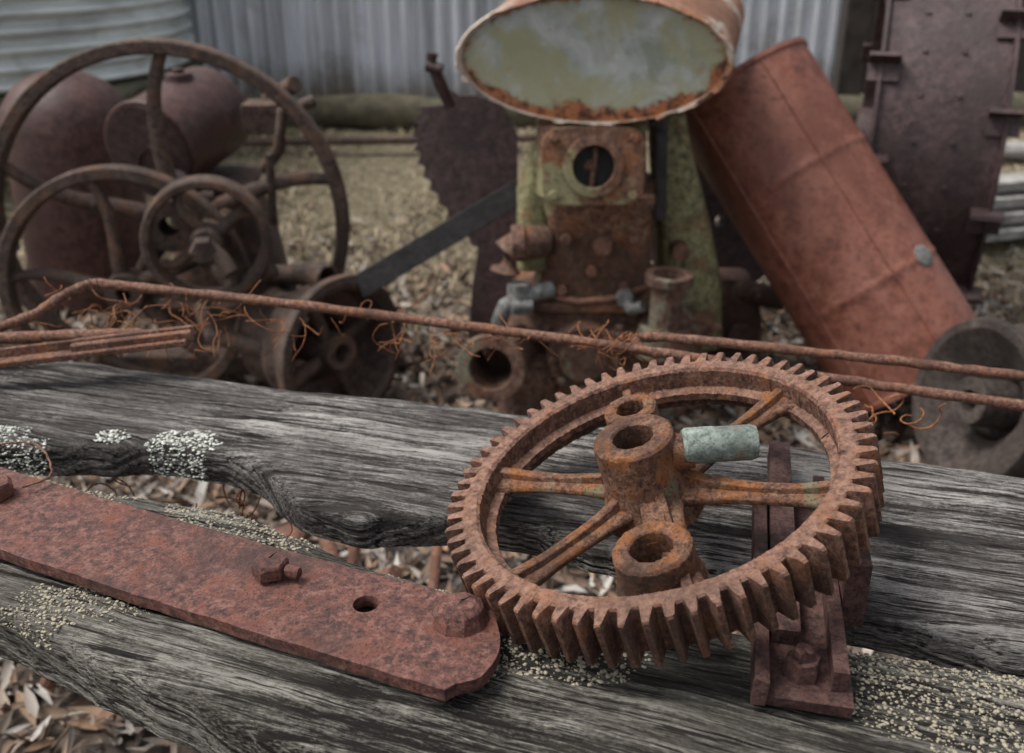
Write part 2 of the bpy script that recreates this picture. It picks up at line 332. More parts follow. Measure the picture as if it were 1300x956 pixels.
# ------------------------------------------------------------------ timbers
def timber(name,far,near,top,T,mat,x0,x1,dx,nc,lichf,amp,seed,slope,lumpa=.007):
    xs=np.arange(x0,x1,dx); fx,fy=zip(*far); nx_,ny_=zip(*near)
    def sm(a,w=9):
        k=np.hanning(w+2)[1:-1]; k/=k.sum(); return np.convolve(np.pad(a,w//2,mode='edge'),k,'valid')
    yf=sm(np.interp(xs,fx,fy),15)+.014*(fbm(xs*14,xs*0,5,seed)-.5); yn=sm(np.interp(xs,nx_,ny_),15)+.018*(fbm(xs*14,xs*0+7,5,seed)-.5)
    th=np.linspace(0,np.pi,6000); e=2/8.
    cy=np.cos(th); sy=np.sin(th)
    py=np.sign(cy)*np.abs(cy)**e*.15; pz=np.abs(sy)**e*T
    s=np.r_[0,np.cumsum(np.hypot(np.diff(py),np.diff(pz)))]; u=np.linspace(0,s[-1],nc)
    py=np.interp(u,s,py)/.15; pz=np.interp(u,s,pz)
    mid=(yf+yn)/2; hw=(yf-yn)/2
    X=np.repeat(xs[:,None],nc,1); Y=mid[:,None]+hw[:,None]*py[None]; Z=np.repeat((top-T+pz)[None],len(xs),0)
    g=Y-slope*X-.9*np.minimum(0,Z-top+.012)
    g=g+.0035*(fbm(X*3,g*6,3,seed+1)-.5)*2
    r1=fbm(X*18,g*300,2,seed+2); r2=vn(X*4.0,g*105,seed+3); r4=fbm(X*2.2,g*28,2,seed+7)
    cr1=np.clip(1-np.abs(vn(X*1.5,g*40,seed+9)-.5)*20,0,1)*np.clip(fbm(X*3,g*30,2,seed+11)*4-1.4,0,1)
    cr2=np.clip(1-np.abs(vn(X*2.3,g*85,seed+13)-.5)*12,0,1)*np.clip(fbm(X*5,g*50,2,seed+17)*4-1.6,0,1)
    crack=np.maximum(cr1,.7*cr2)
    h=.5*r1+.25*r2+.25*r4; hh=(h-.5)*1.4+.53-crack*.85
    low=fbm(X*7,Y*16,5,seed+4)-.5
    hh=hh+low*.4
    wgt=np.clip(pz/T*1.5,0,1)[None]
    Z=Z+(hh-.5)*amp*wgt+low*.010*wgt
    Y=Y+((hh-.5)*amp+low*.012)*np.sign(py)[None]*(1-np.clip(pz/T,0,1))[None]
    li=lichf(X,Y,Z,py[None]+0*X)
    lump=np.clip(li-.35,0,1)*(fbm(X*110,Y*110,3,seed+6))*lumpa
    Z=Z+lump
    nxs=len(xs); I=np.arange(nxs*nc).reshape(nxs,nc)
    F=np.stack([I[:-1,:-1],I[:-1,1:],I[1:,1:],I[1:,:-1]],-1).reshape(-1,4)
    V=np.stack([X,Y,Z],-1).reshape(-1,3)
    Fb=np.stack([I[:-1,0],I[1:,0],I[1:,-1],I[:-1,-1]],-1)
    F=np.r_[F,Fb]
    o=raw(name,V,F,mat,smooth=True,attrs={'hgt':hh,'lich':li})
    return o,V.reshape(nxs,nc,3),li
farA=[(-1.3,1.54),(-.78,1.40),(-.3,1.275),(0,1.205),(.61,1.037),(1.3,.86)]
nearA=[(-1.3,1.24),(-.627,1.112),(-.431,1.100),(-.35,1.080),(-.31,1.055),(-.275,1.01),(-.245,.975),(-.17,.945),(-.078,.95),(0,.94),(.15,.875),(.308,.785),(.462,.73),(.9,.58),(1.3,.46)]
def gauss(X,Y,x,y,sx,sy): return np.exp(-((X-x)/sx)**2-((Y-y)/sy)**2)
def lA(X,Y,Z,q):
    m=.85*gauss(X,Y,-.66,1.125,.075,.030)+.9*gauss(X,Y,-.415,1.112,.052,.024)+.7*gauss(X,Y,-.515,1.125,.022,.016)
    m=m*(.45+1.0*fbm(X*45,Y*45,3,19))
    return .02+m+.2*(q<-.9)*fbm(X*9,Y*20,3,3)+.28*np.clip(fbm(X*5,Y*12,3,31)-.5,0,1)*2
def lB(X,Y,Z,q):
    m=.75*gauss(X,Y,-.30,.94,.17,.06)+.55*gauss(X,Y,.45,.68,.2,.05)+.35*gauss(X,Y,.1,.74,.25,.05)+.45*gauss(X,Y,-.47,.78,.22,.05)
    return .12+.65*np.clip(fbm(X*7,Y*9,4,12)*3.2-1.3,0,1)+m*(.35+1.1*fbm(X*30,Y*30,3,15))*.9
tA,VA,LA=timber('weathered_timber_slab',farA,nearA,.893,.05,M_tA,-1.3,1.3,.003,470,lA,.0038,1,-.27,.0030)
farB=[(-1.3,1.36),(-.6,1.050),(-.42,1.000),(-.33,.972),(-.22,.91),(-.13,.855),(0,.80),(.2,.765),(.457,.700),(.9,.550),(1.3,.430)]
nearB=[(-1.3,1.13),(-.6,.835),(-.488,.775),(-.284,.665),(-.1,.56),(.2,.47),(.9,.30),(1.3,.2)]
tB,VB,LB=timber('lichened_timber_beam',farB,nearB,.885,.07,M_tB,-1.3,1.3,.003,420,lB,.0045,40,-.36,.007)
def crumbs(name,V,L,n,mat,parent,thr,r0,r1,topmin=.86):
    P=V.reshape(-1,3); l=L.ravel(); ok=np.where((l>thr)&(P[:,2]>topmin)&(P[:,0]>-1)&(P[:,0]<1))[0]
    if len(ok)==0: return
    idx=rng.choice(ok,n); C=P[idx]+rng.normal(0,.0015,(n,3))*np.array([1,1,.2]); R=r0+(r1-r0)*rng.random(n)**2
    t=(1+5**.5)/2; iv=np.array([(-1,t,0),(1,t,0),(-1,-t,0),(1,-t,0),(0,-1,t),(0,1,t),(0,-1,-t),(0,1,-t),(t,0,-1),(t,0,1),(-t,0,-1),(-t,0,1)])/1.9
    fi=np.array([(0,11,5),(0,5,1),(0,1,7),(0,7,10),(0,10,11),(1,5,9),(5,11,4),(11,10,2),(10,7,6),(7,1,8),(3,9,4),(3,4,2),(3,2,6),(3,6,8),(3,8,9),(4,9,5),(2,4,11),(6,2,10),(8,6,7),(9,8,1)])
    VV=(iv[None]*R[:,None,None]*rng.uniform(.6,1.3,(n,12,1))*np.array([1.3,1.3,.45])+C[:,None]).reshape(-1,3)
    FF=(fi[None]+(np.arange(n)*12)[:,None,None]).reshape(-1,3)
    return raw(name,VV,FF,mat,parent,smooth=True)
crumbs('lichen_crumbs',VB,LB,22000,M_lich,tB,.50,.0005,.0022)
crumbs('lichen_patches',VA,LA,1500,M_lichw,tA,.50,.0008,.0024,.84)
for px_,py_ in ((-1.15,1.2),(1.15,.6)):
    g=G(); g.loft([(-.1,px_,py_,.11,.11),(.83,px_,py_,.10,.10)],e=.8); mk(g,'timber_post',M_board,bevel=.01)
# ------------------------------------------------------------------ iron strap plate
pl=emp('bolted_iron_strap',(-.3,.82,.9))
dirv=Vector((.915,-.403,0)).normalized()
o0=Vector((-.022,.763,.897))
def prof_strap():
    L=1.15; W=.120
    ns=220; nw=22; T=.013
    per=Vector((-.403,-.915,0)).normalized()
    V=[]
    def endx(w):
        t=w/W; return .020*math.sin(math.pi*min(1,t*1.1))+.035*t-.02*max(0,t-.8)*5
    for i in range(ns+1):
        for j in range(nw+1):
            w=W*j/nw; s=-L+(L+endx(w))*i/ns
            ed=0
            if j in(0,nw): ed=.003*(float(fbm(np.array(s*45),np.array(w*9),4,2))-.5)
            p=o0+dirv*s+per*(w+ed)
            z=.907+.004*math.sin(s*5)+.0022*(float(fbm(np.array(s*22),np.array(w*40),3,6))-.5)+.0010*(float(fbm(np.array(s*110),np.array(w*110),2,9))-.5)
            V.append(Vector((p.x,p.y,z)))
    F=[]
    for i in range(ns):
        for j in range(nw): a=i*(nw+1)+j; F.append((a,a+1,a+nw+2,a+nw+1))
    n=len(V); V+= [v-Vector((0,0,T)) for v in V]
    F+= [tuple(n+k for k in f)[::-1] for f in F]
    bd=[i*(nw+1) for i in range(ns+1)]+[ns*(nw+1)+j for j in range(1,nw+1)]+[i*(nw+1)+nw for i in range(ns-1,-1,-1)]+[j for j in range(nw-1,0,-1)]
    for k in range(len(bd)): a=bd[k];b=bd[(k+1)%len(bd)]; F.append((a,b,n+b,n+a))
    return V,F
v,f=prof_strap(); g=G(); g.add(v,f)
strap=mk(g,'strap',M_plate,pl)
cut=G(); cut.cyl((-.1387,.7655,.85),(-.1387,.7655,.95),.0125,seg=28)
co=mk(cut,'cutter_tmp',M_plate)
bo=strap.modifiers.new('h','BOOLEAN'); bo.operation='DIFFERENCE'; bo.object=co; bo.solver='EXACT'
bpy.context.view_layer.objects.active=strap
dg=bpy.context.evaluated_depsgraph_get(); me2=bpy.data.meshes.new_from_object(strap.evaluated_get(dg)); strap.modifiers.clear(); strap.data=me2
bpy.data.objects.remove(co)
bb=strap.modifiers.new('b','BEVEL'); bb.width=.0018; bb.segments=2; bb.limit_method='ANGLE'
g=G()
g.lathe([(1e-4,0),(.018,0),(.018,.012),(.016,.0155),(1e-4,.017)],frame((-.2386,.811,.908),(0,0,1),(.9,.2,0)),6,False)
g.cyl((-.222,.806,.914),(-.208,.801,.913),.006,seg=8)
g.lathe([(1e-4,0),(.027,0),(.025,.008),(.022,.016),(.014,.021),(1e-4,.022)],frame((-.0475,.739,.907),(0.05,0,1)),9,False)
g.lathe([(1e-4,0),(.02,0),(.02,.013),(.017,.018),(1e-4,.019)],frame((-.578,.956,.907),(0,0,1)),6,False)
mk(g,'bolt_heads',M_plate,pl,bevel=.0015,jit=.0006)
# ------------------------------------------------------------------ GEAR
nrm=Vector((-.297,-.062,.953)).normalized(); e1=Vector((1,0,0)); e1=(e1-nrm*nrm.dot(e1)).normalized(); e2=nrm.cross(e1)
GM=Matrix((e1,e2,nrm)).transposed().to_4x4(); GC=Vector((.1385,.868,.9957)); GM.translation=GC
gear=emp('spur_gear_wheel',GC)
NT=66; R0=.2176; RR=.1995; RI=.180; TH=.052
g=G(); out=[]
for i in range(NT):
    a0=2*math.pi*i/NT; p=2*math.pi/NT
    j=random.uniform(-.0014,.0008); k_=random.uniform(-.018,.018)
    for fr,r in ((-.34,RR),(-.29,RR+.002),(-.17,R0-.0025+j),(-.12,R0+j),(.12,R0+j),(.17,R0-.0025+j),(.29,RR+.002),(.34,RR)):
        out.append((a0+(fr+k_)*p,r))
n=len(out)
def ring(rf,z): return [(rf(r)*math.cos(a),rf(r)*math.sin(a),z) for a,r in out]
rings=[ring(lambda r:r-.0018,0.0),ring(lambda r:r,-.0020),ring(lambda r:r,-TH+.0016),ring(lambda r:r-.0016,-TH),
       ring(lambda r:RI+.008,-TH),ring(lambda r:RI+.002,-TH+.002),ring(lambda r:RI,-TH+.014),ring(lambda r:RI-.009,-TH+.017),ring(lambda r:RI-.009,-TH+.025),ring(lambda r:RI,-TH+.029),
       ring(lambda r:RI+.001,-.003),ring(lambda r:RI+.004,0.0),ring(lambda r:RR-.006,.0008),ring(lambda r:RR-.003,0.0)]
V=[p for r in rings for p in r]; F=[]
for k in range(len(rings)):
    l=(k+1)%len(rings)
    for i in range(n):
        j=(i+1)%n; F.append((k*n+i,k*n+j,l*n+j,l*n+i))
g.add(V,F,GM); mk(g,'toothed_rim',M_gear,gear,sharp=28,jit=.00035)
g=G(); zs=-.028
for k in range(6):
    a=math.radians(33+60*k); d=Vector((math.cos(a),math.sin(a),0)); pr=Vector((-d.y,d.x,0))
    ts=[.03,.05,.08,.11,.14,.165,.174,.182]; w=[.024,.019,.0155,.014,.015,.018,.024,.03]; h=[.017,.013,.011,.010,.010,.012,.014,.016]
    sec=[];Fc=[];sg=16
    for t,ww,hh_ in zip(ts,w,h):
        for i in range(sg):
            th=2*math.pi*i/sg; c=math.cos(th); s_=math.sin(th)
            q=d*t+pr*(ww*math.copysign(abs(c)**.7,c))+Vector((0,0,zs+hh_*math.copysign(abs(s_)**.7,s_)*.6)); sec.append(q)
    for k2 in range(len(ts)-1):
        for i in range(sg): j=(i+1)%sg; Fc.append((k2*sg+i,k2*sg+j,(k2+1)*sg+j,(k2+1)*sg+i))
    g.add(sec,Fc,GM)
    sec=[];Fc=[]
    for t,hh_ in zip([.03,.06,.10,.14,.182],[.030,.016,.011,.011,.018]):
        for (x_,z_) in ((-.0065,0),(-.0045,hh_),(.0045,hh_),(.0065,0)): sec.append(d*t+pr*x_+Vector((0,0,zs+.003+z_*.75)))
    for k2 in range(4):
        for i in range(3): Fc.append((k2*4+i,k2*4+i+1,(k2+1)*4+i+1,(k2+1)*4+i))
    g.add(sec,Fc,GM)
mk(g,'spokes',M_spoke,gear,sharp=40,bevel=.0012,jit=.0004)
def boss(g,x,y,z0,z1,ro,ri,flare=.0):
    g.lathe([(ri,z0),(ro+flare,z0),(ro+flare*.4,z0+(z1-z0)*.25),(ro,z0+(z1-z0)*.5),(ro,z1-.003),(ro-.003,z1),(ri+.002,z1),(ri,z1-.002)],GM@Matrix.Translation((x,y,0)),48,True)
g=G(); boss(g,-.008,-.002,-.05,.042,.0405,.0205,.012)
boss(g,-.006,.072,-.042,.030,.028,.015,.006)
boss(g,-.014,-.124,-.042,.002,.037,.020,.006)
g.box((-.005,.045,-.006),(.03,.05,.05),GM); g.box((-.008,-.07,-.024),(.022,.07,.026),GM)
g.cyl(GM@Vector((.025,-.010,.016)),GM@Vector((.046,-.012,.013)),.019,.016)
mk(g,'hub_and_bosses',M_spoke,gear,bevel=.0015,jit=.0004)
g=G(); p0=GM@Vector((.036,-.012,.022)); p1=GM@Vector((.108,-.012,.005))
dd=(p1-p0).normalized()
g.lathe([(.006,0),(.0155,0),(.0178,.003),(.0182,.030),(.0176,.032),(.0176,.066),(.0160,.072),(.0118,.072),(.0115,.05)],frame(p0,dd),28,False)
mk(g,'pipe_stub',M_pipe,gear)
# ------------------------------------------------------------------ iron bracket under gear
br=emp('iron_bracket',(.26,.8,.93))
g=G()
def bar(g,a,b,w,t,up=(0,0,1)):
    a=Vector(a);b=Vector(b); z=(b-a).normalized(); x=Vector(up).cross(z).normalized(); y=z.cross(x)
    M=Matrix((x,y,z)).transposed().to_4x4(); M.translation=a; L=(b-a).length
    g.box((0,0,L/2),(w,t,L),M)
bar(g,(.315,.96,.900),(.242,.640,.896),.082,.010)
bar(g,(.343,.96,.914),(.276,.65,.908),.012,.030)
bar(g,(.318,1.04,.918),(.245,.71,.908),.024,.022)
bar(g,(.278,.96,.910),(.208,.645,.906),.012,.024)
bar(g,(.330,.83,.932),(.316,.745,.930),.022,.07)
g.hexb((.250,.672,.902),(0,0,1),.016,.018); g.cyl((.250,.672,.92),(.250,.672,.930),.008)
mk(g,'bracket_channel',M_brk,br,bevel=.003,jit=.0008)
# ------------------------------------------------------------------ rods
def curve_obj(name,splines,r,mat,parent=None,res=3):
    cu=bpy.data.curves.new(name,'CURVE'); cu.dimensions='3D'; cu.bevel_depth=r; cu.bevel_resolution=res; cu.use_fill_caps=True
    for pts in splines:
        s=cu.splines.new('POLY'); s.points.add(len(pts)-1)
        for p,q in zip(s.points,pts): p.co=(*q,1); p.radius=random.uniform(.9,1.1)
    cu.materials.append(mat); o=bpy.data.objects.new(name,cu); COL.objects.link(o)
    if parent: o.parent=parent
    return o
def smoothpath(pts,n=14,jit=.0015):
    pts=[Vector(p) for p in pts]; out=[]
    P=[pts[0]*2-pts[1]]+pts+[pts[-1]*2-pts[-2]]
    for i in range(1,len(P)-2):
        for k in range(n):
            t=k/n; a,b,c,d=P[i-1],P[i],P[i+1],P[i+2]
            q=.5*((2*b)+(c-a)*t+(2*a-5*b+4*c-d)*t*t+(3*b-a-3*c+d)*t**3)
            out.append(q+Vector((random.gauss(0,jit),random.gauss(0,jit),random.gauss(0,jit))))
    out.append(pts[-1]); return out
curve_obj('rusty_iron_rod',[smoothpath([(-1.0,1.29,.93),(-.771,1.391,.934),(-.70,1.48,.955),(-.671,1.513,.959),(-.62,1.508,.957),(-.3,1.46,.938),(.154,1.378,.908),(.45,1.31,.888),(.85,1.22,.865)],14,.0005)],.0078,M_rod)
curve_obj('rusty_iron_rod',[smoothpath([(.235,1.36,.903),(.205,1.37,.902),(.188,1.392,.906),(.20,1.405,.91),(.26,1.40,.91),(.5,1.345,.906),(.73,1.287,.90),(.95,1.23,.895)],14,.0005)],.0075,M_rod)
curve_obj('rusty_iron_rod',[smoothpath([(-1.0,1.33,.925),(-.746,1.338,.937),(-.568,1.341,.943),(-.5,1.335,.94)],8,.0005)],.0085,M_rod)
ai=emp('angle_iron_bar',(-.6,1.28,.93)); g=G()
bar(g,(-1.0,1.235,.905),(-.46,1.30,.950),.022,.009); bar(g,(-.62,1.293,.944),(-.455,1.313,.957),.030,.014)
bar(g,(-1.0,1.247,.912),(-.455,1.312,.957),.006,.022)
mk(g,'angle_section',M_rod,ai,bevel=.002)
def tangle(n,c,spread,L=.2,step=.005,grav=.0):
    out=[]
    for _ in range(n):
        p=Vector(c)+Vector([random.uniform(-s,s) for s in spread]); d=Vector([random.gauss(0,1) for _ in range(3)]).normalized()
        ax_=Vector([random.gauss(0,1) for _ in range(3)]).normalized(); k=random.uniform(10,60); pts=[]
        for i in range(int(random.uniform(.3,1)*L/step)):
            pts.append(p.copy()); d=(Matrix.Rotation(k*step*random.uniform(.2,1.8),3,ax_)@d).normalized()
            if d.z>.1: d.z*=.85
            if random.random()<.12: ax_=Vector([random.gauss(0,1) for _ in range(3)]).normalized(); k=random.uniform(5,90)
            p=p+d*step
        if len(pts)>2: out.append(pts)
    return out
curve_obj('rusty_wire_tangle',tangle(50,(-.60,1.49,.915),(.14,.03,.03),.12),.0008,M_wire,res=1)
curve_obj('rusty_wire_tangle',tangle(26,(-.35,1.465,.91),(.2,.02,.02),.10),.0008,M_wire,res=1)
curve_obj('rusty_wire_tangle',tangle(40,(0.02,1.41,.90),(.2,.015,.015),.09),.0008,M_wire,res=1)
curve_obj('rusty_wire_tangle',tangle(22,(.155,1.375,.900),(.03,.02,.01),.10),.0010,M_wire,res=1)
curve_obj('rusty_wire_tangle',tangle(6,(.52,1.24,.85),(.03,.03,.03),.12),.0011,M_wire,res=1)
curve_obj('rusty_wire_tangle',tangle(24,(-.40,1.10,.80),(.2,.03,.03),.16),.0010,M_wire,res=1)
curve_obj('rusty_wire',[smoothpath([(-.66,1.0,.915),(-.61,1.03,.93),(-.56,1.03,.93),(-.53,.99,.915),(-.55,.96,.915)],8,.0004)],.0013,M_rod,res=2)
sc=emp('scrap_iron_pile',(-.6,1.7,.2)); g=G()
for i in range(12):
    x=-1.15+i*.085+random.uniform(-.03,.03)
    g.cyl((x,1.8+random.uniform(-.2,.2),.04),(x+random.uniform(-.25,.25),1.85+random.uniform(-.25,.25),.25+random.uniform(-.15,.12)),random.uniform(.01,.022),seg=10)
g.pipe((-1.0,1.75,.1),(-.5,1.95,.16),.05,.042); g.cyl((-.9,1.6,.05),(-.3,1.75,.07),.018)
mk(g,'bars',M_rod,sc)
# ------------------------------------------------------------------ CENTRAL ENGINE
en=emp('stationary_engine',(.3,3.05,0))
g=G()
g.loft([(0,.33,3.15,.33,.30),(.06,.33,3.15,.34,.31),(.08,.33,3.14,.30,.28),(.26,.33,3.12,.29,.26),(.30,.32,3.11,.33,.30),(.335,.32,3.11,.33,.30),(.34,.31,3.09,.27,.24),(.40,.29,3.07,.23,.21)],e=.45)
g.loft([(.0,.05,2.95,.10,.12),(.18,.07,2.95,.10,.12),(.24,.10,2.96,.07,.09)],e=.7)
g.cyl((.22,2.93,.26),(.22,2.80,.25),.12,.11,28); g.cyl((.22,2.80,.25),(.22,2.785,.25),.08,.07,24)
for k in range(8):
    a=k*math.pi/4; g.hexb((.22+.097*math.cos(a),2.80,.25+.097*math.sin(a)),(0,-1,0),.014,.016)
for k in range(9): g.hexb((.03+.075*k,2.83,.335),(0,0,1),.016,.02)
for k in range(5): g.hexb((.06+.13*k,2.86,.06),(0,-.2,1),.02,.025)
mk(g,'crankcase',M_crank,en,bevel=.008)
g=G()
g.loft([(.39,.26,3.05,.245,.22),(.42,.26,3.05,.245,.22),(.425,.26,3.04,.19,.18),(.50,.265,3.03,.168,.165),(.64,.265,3.02,.160,.16),(.735,.265,3.0,.18,.17),(.755,.265,3.0,.18,.17)],e=.38)
mk(g,'cylinder_block',M_eng,en,bevel=.008)
g=G()
g.loft([(.745,.235,3.0,.165,.17),(.94,.235,3.03,.16,.15),(.955,.24,3.05,.14,.12),(.99,.25,3.06,.10,.09)],e=.4)
FM=frame((.228,2.80,.850),(0.02,-1,.16),(1,0,0))
pts=[];hole=[]
for i in range(40):
    t=2*math.pi*i/40;c=math.cos(t);s_=math.sin(t); pts.append((.145*math.copysign(abs(c)**.4,c),.108*math.copysign(abs(s_)**.4,s_))); hole.append((.062*c,.062*s_))
def plate_hole(g,po,ph,z0,z1,M):
    n=len(po); v=[(x,y,z) for z in(z0,z1) for P in (po,ph) for x,y in P]; f=[]
    for i in range(n):
        j=(i+1)%n; f+=[(i,j,n+j,n+i),(2*n+i,3*n+i,3*n+j,2*n+j),(i,2*n+i,2*n+j,j),(n+i,n+j,3*n+j,3*n+i)]
    g.add(v,f,M)
plate_hole(g,pts,hole,-.012,.018,FM)
g.lathe([(.058,.016),(.085,.016),(.085,.032),(.06,.035)],FM,36,True)
for sx_ in(-1,1):
    for sy_ in(-1,1): g.hexb(FM@Vector((.112*sx_,.078*sy_,.018)),FM.to_3x3()@Vector((0,0,1)),.014,.014)
mk(g,'head_flange',M_eng,en,bevel=.004)
g=G(); g.cyl(FM@Vector((0,0,-.011)),FM@Vector((0,0,-.004)),.066); g.cyl((.425,2.86,.95),(.435,2.86,.68),.016,.02,12); g.cyl((.40,2.84,.975),(.43,2.86,.94),.02,.018,12); mk(g,'port_shade_and_rods',M_black,en)  # black disc paints the shade inside the port; black rods beside the block
g=G(); g.cyl(FM@Vector((-.005,.0,-.004)),FM@Vector((.0,.0,.012)),.02,.012); g.cyl(FM@Vector((-.004,-.06,.004)),FM@Vector((.008,.06,.004)),.008); mk(g,'valve_stem',M_crank,en)
g=G()
g.loft([(.20,.60,3.12,.10,.14),(.40,.585,3.12,.10,.13),(.62,.54,3.1,.085,.12),(.86,.485,3.1,.06,.10),(.95,.475,3.1,.05,.09)],e=.55)
g.loft([(.50,.07,3.0,.055,.10),(.74,.065,3.0,.05,.10),(.86,.09,3.02,.03,.08)],e=.6)
mk(g,'water_jacket',M_green,en,bevel=.006)
g=G()
g.pipe((.4576,2.76,.36),(.4576,2.75,.53),.05,.042); g.pipe((.4576,2.75,.52),(.4576,2.75,.548),.07,.046)
g.loft([(.28,.46,2.80,.09,.09),(.38,.46,2.78,.075,.075)],e=.8)
g.pipe((-.059,2.70,.275),(-.03,2.86,.26),.078,.062,32); g.pipe((-.064,2.672,.277),(-.059,2.70,.275),.104,.066,36); g.cyl((-.03,2.85,.26),(.02,2.95,.25),.08,.1)
g.tube([(.10,2.90,.60),(.04,2.87,.605),(-.01,2.86,.58),(-.02,2.86,.52)],[.05,.05,.048,.045],16)
g.lathe([(.0001,-.02),(.055,-.02),(.055,.02),(.0001,.02)],frame((.02,2.86,.605),(1,0,.05)),24,False)
mk(g,'pipes_and_flanges',M_crank,en,bevel=.003)
g=G(); g.tube([(.12,2.86,.46),(.05,2.83,.455),(-.02,2.82,.42),(-.04,2.83,.36)],.026,12); g.cyl((.02,2.83,.49),(.02,2.82,.40),.036,.034); g.cyl((.06,2.80,.43),(.0,2.79,.43),.018)
g.tube([(.33,2.86,.44),(.36,2.79,.42),(.39,2.77,.44)],.018,10); g.hexb((.34,2.84,.44),(0,-1,.3),.03,.03)
mk(g,'grey_fittings',M_lead,en)
g=G()
for (x,z) in ((.16,.62),(.36,.62),(.24,.52),(.34,.47),(.15,.46),(.30,.69)):
    g.hexb((x,2.855,z),(0,-1,.1),.018,.02)
g.cyl((.27,2.87,.60),(.27,2.84,.60),.03,.028); g.tube([(.10,2.86,.44),(.2,2.83,.43),(.3,2.83,.44),(.42,2.86,.47)],.010,8)
g.hexb((.5,2.98,.35),(0,-1,.4),.03,.03); g.cyl((.52,3.0,.55),(.52,2.93,.55),.03,.026)
mk(g,'bolts',M_rod,en)
# oval fuel tank
tk=emp('oval_fuel_tank',(.228,2.85,1.113))
ad=Vector((.24,.95,.10)).normalized(); TM=frame((.215,2.85,1.128),-ad,(1,0,.05))
ra,rb=.385,.178
seg=160
g=G(); prof=[(1.0,-.62),(1.0,-.3),(1.0,-.06),(1.0,-.03),(1.012,-.025),(1.018,0.0),(1.0,.010),(.965,.004),(.955,-.018)]
v=[];f=[]
for i in range(seg):
    t=2*math.pi*i/seg
    for k,(s_,z) in enumerate(prof):
        extra=0
        if k in(5,6):
            nz_=float(fbm(np.array([t*9.]),np.array([0.]),4)[0]); extra=-.012*(nz_-.3)
            if math.sin(t)<-.2: z=z-.022*max(0,float(fbm(np.array([t*8.]),np.array([3.]),4)[0])-.42)*5
        v.append(((ra*s_+extra)*math.cos(t),(rb*s_+extra)*math.sin(t),z))
n=len(prof)
for i in range(seg):
    j=(i+1)%seg
    for k in range(n-1): f.append((i*n+k,j*n+k,j*n+k+1,i*n+k+1))
g.add(v,f,TM)
mk(g,'tank_shell',M_tankside,tk)
nr=14; v=[];ed=[];f=[]
for k in range(nr+1):
    s_=k/nr*.965
    for i in range(seg):
        t=2*math.pi*i/seg; v.append(TM@Vector((ra*s_*math.cos(t),rb*s_*math.sin(t),-.018-.006*math.cos(s_*3)))-Vector(tk.location))
        e_=s_; e_+= -.12 + (.20 if math.sin(t)<0 else 0)*abs(math.sin(t)); ed.append(e_)
for k in range(nr):
    for i in range(seg): j=(i+1)%seg; f.append((k*seg+i,k*seg+j,(k+1)*seg+j,(k+1)*seg+i))
raw('tank_end',[tuple(p) for p in v],f,M_tend,tk,smooth=True,attrs={'edge':ed})
g=G(); bar(g,(.12,3.05,.90),(.12,3.35,.95),.04,.03); bar(g,(.38,3.05,.90),(.38,3.4,.96),.04,.03); g.cyl((.25,3.1,.9),(.25,3.12,.98),.05); mk(g,'tank_cradle',M_crank,tk,bevel=.003)
# ------------------------------------------------------------------ red drum
dr=emp('red_steel_drum',(1.0,3.1,.5))
p0=Vector((.734,3.33,.99)); p1=Vector((1.285,2.85,.165)); L=(p1-p0).length; DM=frame(p0,p1-p0,(0,-.6,.4)); r=.238
g=G(); prof=[(1e-4,.03),(r-.02,.03),(r-.012,.0),(r+.006,0),(r+.006,.014),(r,.02),(r,.035)]
for z in (.33*L,.70*L): prof+=[(r,z-.03),(r,z-.012),(r+.003,z-.005),(r+.003,z+.005),(r,z+.012),(r,z+.03)]
prof+=[(r,L-.035),(r,L-.02),(r+.006,L-.014),(r+.006,L),(r-.012,L),(r-.02,L-.03),(1e-4,L-.03)]
g.lathe(prof,DM,72,False)
for a in (.0,1.1,3.2):
    c=Vector((math.cos(a)*r,math.sin(a)*r,0)); g.cyl(DM@(c+Vector((0,0,.02))),DM@(c+Vector((0,0,L-.02))),.005,seg=8)
mk(g,'drum_body',M_red,dr)
g=G()
view=(Vector((0,0,1.5))-(p0+p1)/2).normalized(); ln=DM.to_3x3().inverted()@view; a0=math.atan2(ln.y,ln.x)
sd=1 if (DM.to_3x3()@Vector((math.cos(a0+.6),math.sin(a0+.6),0))).x>0 else -1
a=a0+sd*.95; c=Vector((math.cos(a)*r,math.sin(a)*r,L*.70)); nn=DM.to_3x3()@Vector((math.cos(a),math.sin(a),0))
g.lathe([(1e-4,.008),(.022,.008),(.034,.004),(.038,-.01)],frame(DM@c,nn),24,False); mk(g,'bung_plate',M_lead,dr)
g=G(); g.hexb(DM@Vector((.1,.05,.03)),-(p1-p0),.04,.03); mk(g,'filler_cap',M_red,dr)
